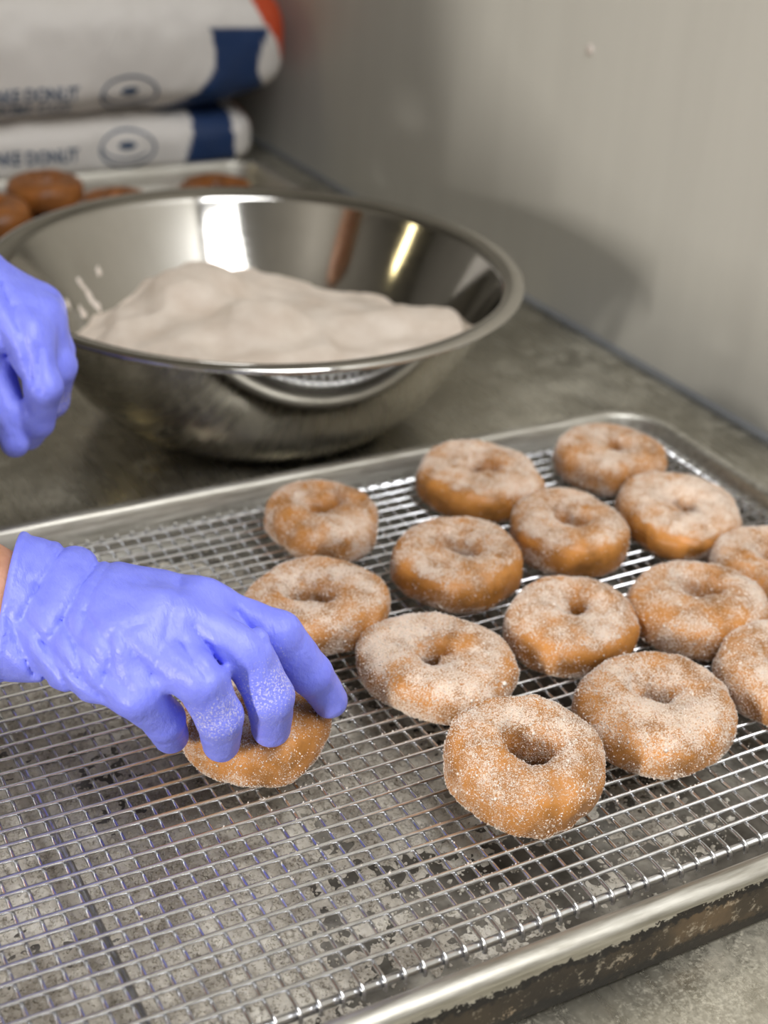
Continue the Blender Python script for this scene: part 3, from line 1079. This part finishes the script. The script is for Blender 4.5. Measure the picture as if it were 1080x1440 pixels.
for root, tree, zt, second in ((up_sack, up_tree, 0.0835, True), (low_sack, low_tree, 0.0070, False)):
    print_text(root, tree, 'CAKE DONUT', 0.513, zt, 0.0155, 0.0006)
    if second:
        print_text(root, tree, 'ROMA CAKE', 0.504, zt - 0.0180, 0.0135, 0.0005)
    dz = 0.0015 if second else 0.0085
    print_ring(root, tree, 0.577, zt + dz, 0.0365, 0.0235, 0.0028)
    print_ring(root, tree, 0.577, zt + dz + 0.004, 0.0112, 0.0050, 0.0049)
    print_ring(root, tree, 0.577, zt + dz + 0.004, 0.0335, 0.0175, 0.0022, 185, 320)

# ------------------------------------------------------------------ the worker
RCn = np.array(RC)


def W(px, py, z):
    d = RCn @ np.array([px - 540, -(py - 720), -1995.7])
    t = (z - CAMH) / d[2]
    return np.array([d[0] * t, d[1] * t, z])


A3 = lambda *p: np.array(p, float)
RW = A3(0.1452, 0.621, 0.084)
RELB = A3(-0.112, 0.738, 0.130)
RSH = A3(-0.31, 0.762, 0.425)
LW = A3(0.1703, 0.8876, 0.17)
LELB = A3(-0.065, 1.02, 0.19)
LSH = A3(-0.31, 1.125, 0.425)
person = empty('person', (-0.36, 0.93, FZ))
tag(person, 'person in blue gloves, one hand gripping a donut, the other beside the bowl', 'person')

RF = {
    'index': [(0.2241, 0.5612, 0.098), (0.2572, 0.543, 0.084), (0.2748, 0.5378, 0.058), (0.2868, 0.5388, 0.037)],
    'middle': [(0.2004, 0.5512, 0.103), (0.2324, 0.5267, 0.092), (0.2426, 0.5188, 0.066), (0.2478, 0.5274, 0.039)],
    'ring': [(0.1801, 0.5474, 0.098), (0.2048, 0.5180, 0.090), (0.2144, 0.5166, 0.064), (0.2200, 0.5280, 0.038)],
    'little': [(0.1613, 0.5548, 0.084), (0.1775, 0.5300, 0.080), (0.1930, 0.5359, 0.056), (0.2010, 0.5470, 0.035)],
}
RR = {'index': (.0130, .0122, .0112, .0095), 'middle': (.0138, .0130, .0120, .0102), 'ring': (.0135, .0128, .0118, .0100), 'little': (.0125, .0118, .0108, .0092)}
RTH = [(0.170, 0.610, 0.074), (0.208, 0.606, 0.058), (0.226, 0.600, 0.042), (0.236, 0.600, 0.026)]

# folds of the right glove, drawn on the back of the hand
FOLDS = [
    ([(96, 768), (60, 823), (29, 874)], 0.0032, 0.0026), ([(144, 785), (113, 831), (89, 874), (72, 898)], 0.0034, 0.0028),
    ([(156, 792), (130, 835), (115, 888)], 0.0026, 0.0014), ([(53, 823), (63, 845)], 0.0022, 0.0016),
    ([(89, 874), (106, 908), (113, 951)], 0.0030, 0.0024), ([(10, 864), (31, 912), (58, 960)], 0.0036, 0.0028),
    ([(34, 869), (65, 908), (101, 949), (144, 985)], 0.0030, 0.0022), ([(154, 896), (154, 932), (144, 963)], 0.0026, 0.0016),
    ([(202, 876), (159, 888)], 0.0032, 0.0012), ([(173, 893), (193, 927), (217, 951)], 0.0028, 0.0020),
    ([(250, 816), (236, 874), (221, 932)], 0.0040, 0.0010), ([(60, 905), (100, 985)], 0.0034, 0.0022), ([(20, 900), (40, 950)], 0.0030, 0.0020),
    ([(250, 905), (275, 935), (290, 950)], 0.0030, 0.0020), ([(270, 880), (310, 935)], 0.0030, 0.0022), ([(330, 860), (372, 905)], 0.0030, 0.0022),
    ([(110, 905), (150, 950), (185, 975)], 0.0028, 0.0016), ([(75, 770), (40, 820)], 0.0028, 0.0012), ([(120, 860), (150, 905)], 0.0024, 0.0012),
]


def seg_dist(P2, a, b):
    ab = b - a
    t = np.clip(((P2 - a) @ ab) / (ab @ ab), 0, 1)
    return np.linalg.norm(P2 - (a + t[..., None] * ab), axis=-1)


def hand(name, wrist, elbow, fingers, radii, thumb, lo, hi, folds, seed, cuff=0.052, backn=(0, 0, 1), fz=0.095):
    mid_ = np.mean([np.array(v[0]) for v in fingers.values()] + [wrist], axis=0)
    tc = np.array([0, 0, CAMH]) - mid_; tc /= np.linalg.norm(tc)
    e1 = np.cross(tc, [0, 0, 1.0]); e1 /= np.linalg.norm(e1)
    e2 = np.cross(e1, tc)
    f = Field(lo, hi, 0.0013)
    ax = (elbow - wrist) / np.linalg.norm(elbow - wrist)
    cuff_p = wrist + ax * cuff
    f.cone(cuff_p + ax * 0.01, wrist - ax * 0.012, 0.0420, 0.0365, 0.012, (backn, 0.90))
    mc = [np.array(fingers[k][0]) for k in ('index', 'middle', 'ring', 'little')]
    across = (mc[3] - mc[0]); across /= np.linalg.norm(across)
    for m, w in zip(mc, (-0.017, -0.006, 0.006, 0.016)):
        f.cone(wrist + across * w - ax * 0.004, m, 0.0215, 0.0155, 0.012)
    for i in range(3):
        f.cone((mc[i] + mc[i + 1]) / 2 - np.array(backn) * 0.004, wrist, 0.0140, 0.0200, 0.010)
    # web of the palm
    cm = (mc[0] + mc[3] + wrist) / 3 - np.array(backn) * 0.012
    f.cone(cm, (mc[1] + mc[2]) / 2 - np.array(backn) * 0.010, 0.020, 0.014, 0.012)
    for k, pts in fingers.items():
        p = [np.array(q, float) for q in pts]
        r = radii[k]
        f.cone(p[0], p[1], r[0], r[1], 0.0075)
        f.cone(p[1], p[2], r[1], r[2], 0.0030)
        f.cone(p[2], p[3], r[2], r[3], 0.0030)
    p = [np.array(q, float) for q in thumb]
    f.cone(wrist - ax * 0.01, p[0], 0.020, 0.019, 0.012)
    f.cone(p[0], p[1], 0.018, 0.0140, 0.010)
    f.cone(p[1], p[2], 0.0135, 0.0120, 0.004)
    f.cone(p[2], p[3], 0.0120, 0.0090, 0.003)
    P = f.pts()
    near = np.abs(f.F) < 0.010
    Pn = P[near]
    d = 0.0009 * fbm(Pn, 40, seed, 2) + 0.0003 * fbm(Pn * [1.5, 0.7, 1], 130, seed + 2, 2)
    P2 = np.stack([Pn @ e1, Pn @ e2], -1)
    for line, wd, dep in folds:
        q = [W(a, b, fz) for a, b in line]
        q = [np.array([v @ e1, v @ e2]) for v in q]
        dd = np.min([seg_dist(P2, q[i], q[i + 1]) for i in range(len(q) - 1)], axis=0)
        d = d + 1.5 * dep * np.exp(-dd / (0.75 * wd)) - 0.12 * dep * np.exp(-((dd - 2.4 * wd) / (1.5 * wd)) ** 2)
    f.F[near] += d.astype(np.float32)
    # cut at the cuff, with a thicker bead along its edge
    s = (P - cuff_p) @ ax
    f.F = np.where(s > -0.004, f.F - 0.0008, f.F)
    s = s.astype(np.float32)
    kk = 0.003
    q_ = np.clip(0.5 - 0.5 * (s - f.F) / kk, 0, 1)
    f.F = s * (1 - q_) + f.F * q_ + kk * q_ * (1 - q_)
    V, Q = f.mesh()
    o = child(name, V, Q, MAT['glove'], person)
    tip = np.full(len(V), 9.0)
    for k in ('middle', 'ring'):
        p = [np.array(q, float) for q in fingers[k]]
        tip = np.minimum(tip, np.linalg.norm(V - (p[2] * 0.7 + p[1] * 0.3), axis=1))
    tip2 = np.min([np.linalg.norm(V - np.array(fingers[k][3]), axis=1) for k in fingers], axis=0)
    float_attr(o.data, 'dust', np.clip(0.85 * np.exp(-(tip / 0.021) ** 2) + 0.35 * np.exp(-(tip2 / 0.016) ** 2), 0, 1))
    o.data.shade_smooth()
    return o


hand('glove', RW, RELB, RF, RR, RTH, (0.045, 0.485, 0.005), (0.31, 0.72, 0.155), FOLDS, 5, 0.004, (-0.15, -0.35, 0.92))

LI = [W(40, 478, .150), W(60, 545, .125), W(52, 592, .100), W(40, 612, .086)]
LF = {'index': LI}
for nm, off, sc in (('middle', (0.013, 0.020, 0.004), 1.06), ('ring', (0.019, 0.041, 0.003), 1.0), ('little', (0.018, 0.060, -0.003), 0.82)):
    b = LI[0] + np.array(off)
    LF[nm] = [b] + [b + (q - LI[0]) * sc + np.array([0.002 * i, 0.004 * i, 0]) for i, q in enumerate(LI[1:], 1)]
LTH = [(0.184, 0.866, 0.150), (0.192, 0.830, 0.128), (0.194, 0.806, 0.104), (0.194, 0.796, 0.088)]
LFOLD = [([(0, 400), (25, 460)], 0.003, 0.002), ([(20, 430), (40, 500), (45, 540)], 0.003, 0.0018), ([(55, 490), (60, 560)], 0.0026, 0.0014), ([(30, 540), (42, 600)], 0.0026, 0.0014), ([(-10, 440), (10, 500)], 0.003, 0.002)]
hand('glove', LW, LELB, LF, RR, LTH, (0.06, 0.765, 0.05), (0.275, 1.00, 0.235), LFOLD, 8, 0.060, (0.55, -0.25, 0.80), 0.15)

# body: one continuous surface from the feet to the fingertips hidden in the gloves
f = Field((-0.62, 0.55, FZ - 0.01), (0.24, 1.32, 0.90), 0.0085)
HIP = A3(-0.40, 0.93, 0.0)
for s in (-1, 1):
    hipj = A3(-0.40, 0.93 + s * 0.09, 0.00)
    knee = A3(-0.37, 0.93 + s * 0.12, -0.43)
    ank = A3(-0.41, 0.93 + s * 0.13, FZ + 0.085)
    f.cone(hipj, knee, 0.088, 0.058, 0.03)
    f.cone(knee, ank, 0.058, 0.038, 0.02)
    f.cone(ank - A3(0.03, 0, 0.045), ank + A3(0.15, s * 0.02, -0.055), 0.036, 0.026, 0.02)
f.ell((-0.40, 0.93, 0.02), (0.115, 0.175, 0.12), 0.05)
f.ell((-0.375, 0.93, 0.18), (0.130, 0.232, 0.20), 0.05)
f.ell((-0.345, 0.93, 0.36), (0.125, 0.225, 0.18), 0.05)
f.cone((-0.335, 0.775, 0.45), (-0.335, 1.085, 0.45), 0.062, 0.062, 0.05)
f.cone((-0.33, 0.93, 0.46), (-0.295, 0.93, 0.60), 0.058, 0.052, 0.03)
hc = A3(-0.255, 0.93, 0.695)
f.ell(hc, (0.098, 0.075, 0.115), 0.02)
f.ell(hc + A3(0.03, 0, -0.055), (0.060, 0.055, 0.065), 0.03)
f.cone(hc + A3(0.085, 0, 0.005), hc + A3(0.112, 0, -0.028), 0.010, 0.014, 0.012)      # nose
f.cone(hc + A3(0.078, -0.022, -0.062), hc + A3(0.078, 0.022, -0.062), 0.009, 0.009, 0.008)  # lips
for s in (-1, 1):
    f.cone(hc + A3(-0.005, s * 0.076, 0.015), hc + A3(0.0, s * 0.078, -0.025), 0.014, 0.011, 0.006)   # ears
    f.ell(hc + A3(0.080, s * 0.030, 0.005), (0.013, 0.014, 0.012), 0.004)                              # eyes
arms = ((RSH, RELB, RW, np.array(RF['middle'][0])), (LSH, LELB, LW, np.array(LF['middle'][0])))
for sh, el, wr, mk in arms:
    f.cone(sh, el, 0.055, 0.043, 0.03)
    f.cone(el, el + (wr - el) * 0.3, 0.043, 0.046, 0.02)
    f.cone(el + (wr - el) * 0.3, wr - (wr - el) * 0.10, 0.046, 0.0325, 0.02)
    f.cone(wr - (wr - el) * 0.10, wr + (mk - wr) * 0.1, 0.0325, 0.022, 0.01)
    f.cone(wr, wr + (mk - wr) * 0.5, 0.020, 0.012, 0.01)
V, Q = f.mesh()
child('body', V, Q, MAT['skin'], person)


def cloth(name, offs, region, mat):
    g = Field(f.lo, f.lo + f.h * (f.n - 1), f.h)
    g.n = f.n
    P = f.pts()
    g.F = np.maximum(f.F - offs, region(P)).astype(np.float32)
    V, Q = g.mesh()
    return child(name, V, Q, mat, person)


def r_shirt(P):
    d = np.maximum(-(P[..., 2] + 0.03), P[..., 2] - 0.53)
    # sleeves end above the elbow
    for sh, el, wr, mk in arms:
        ax = (el - sh) / np.linalg.norm(el - sh)
        s = (P - (sh + (el - sh) * 0.72)) @ ax
        side = P[..., 0] + 0.26
        d = np.maximum(d, np.minimum(s, side))
    return d


cloth('shirt', 0.010, r_shirt, MAT['shirt'])
cloth('trousers', 0.012, lambda P: np.maximum(P[..., 2] - 0.02, -(P[..., 2] - (FZ + 0.10))), MAT['trousers'])
for s in (-1, 1):
    cloth('shoe', 0.010, lambda P: np.maximum(P[..., 2] - (FZ + 0.09), -s * (P[..., 1] - 0.93)), MAT['shoe'])
cloth('apron', 0.018, lambda P: np.maximum(np.maximum(P[..., 2] - 0.36, -(P[..., 2] + 0.42)), np.maximum(np.maximum(-(P[..., 0] + 0.36), P[..., 0] + 0.22), np.abs(P[..., 1] - 0.93) - 0.15)), MAT['apron'])
cloth('hair', 0.010, lambda P: np.maximum(hc[2] + 0.0 - P[..., 2] + np.clip((P[..., 0] - hc[0]) * 1.1, -0.07, 0.06), P[..., 2] - 0.89), MAT['hair'])
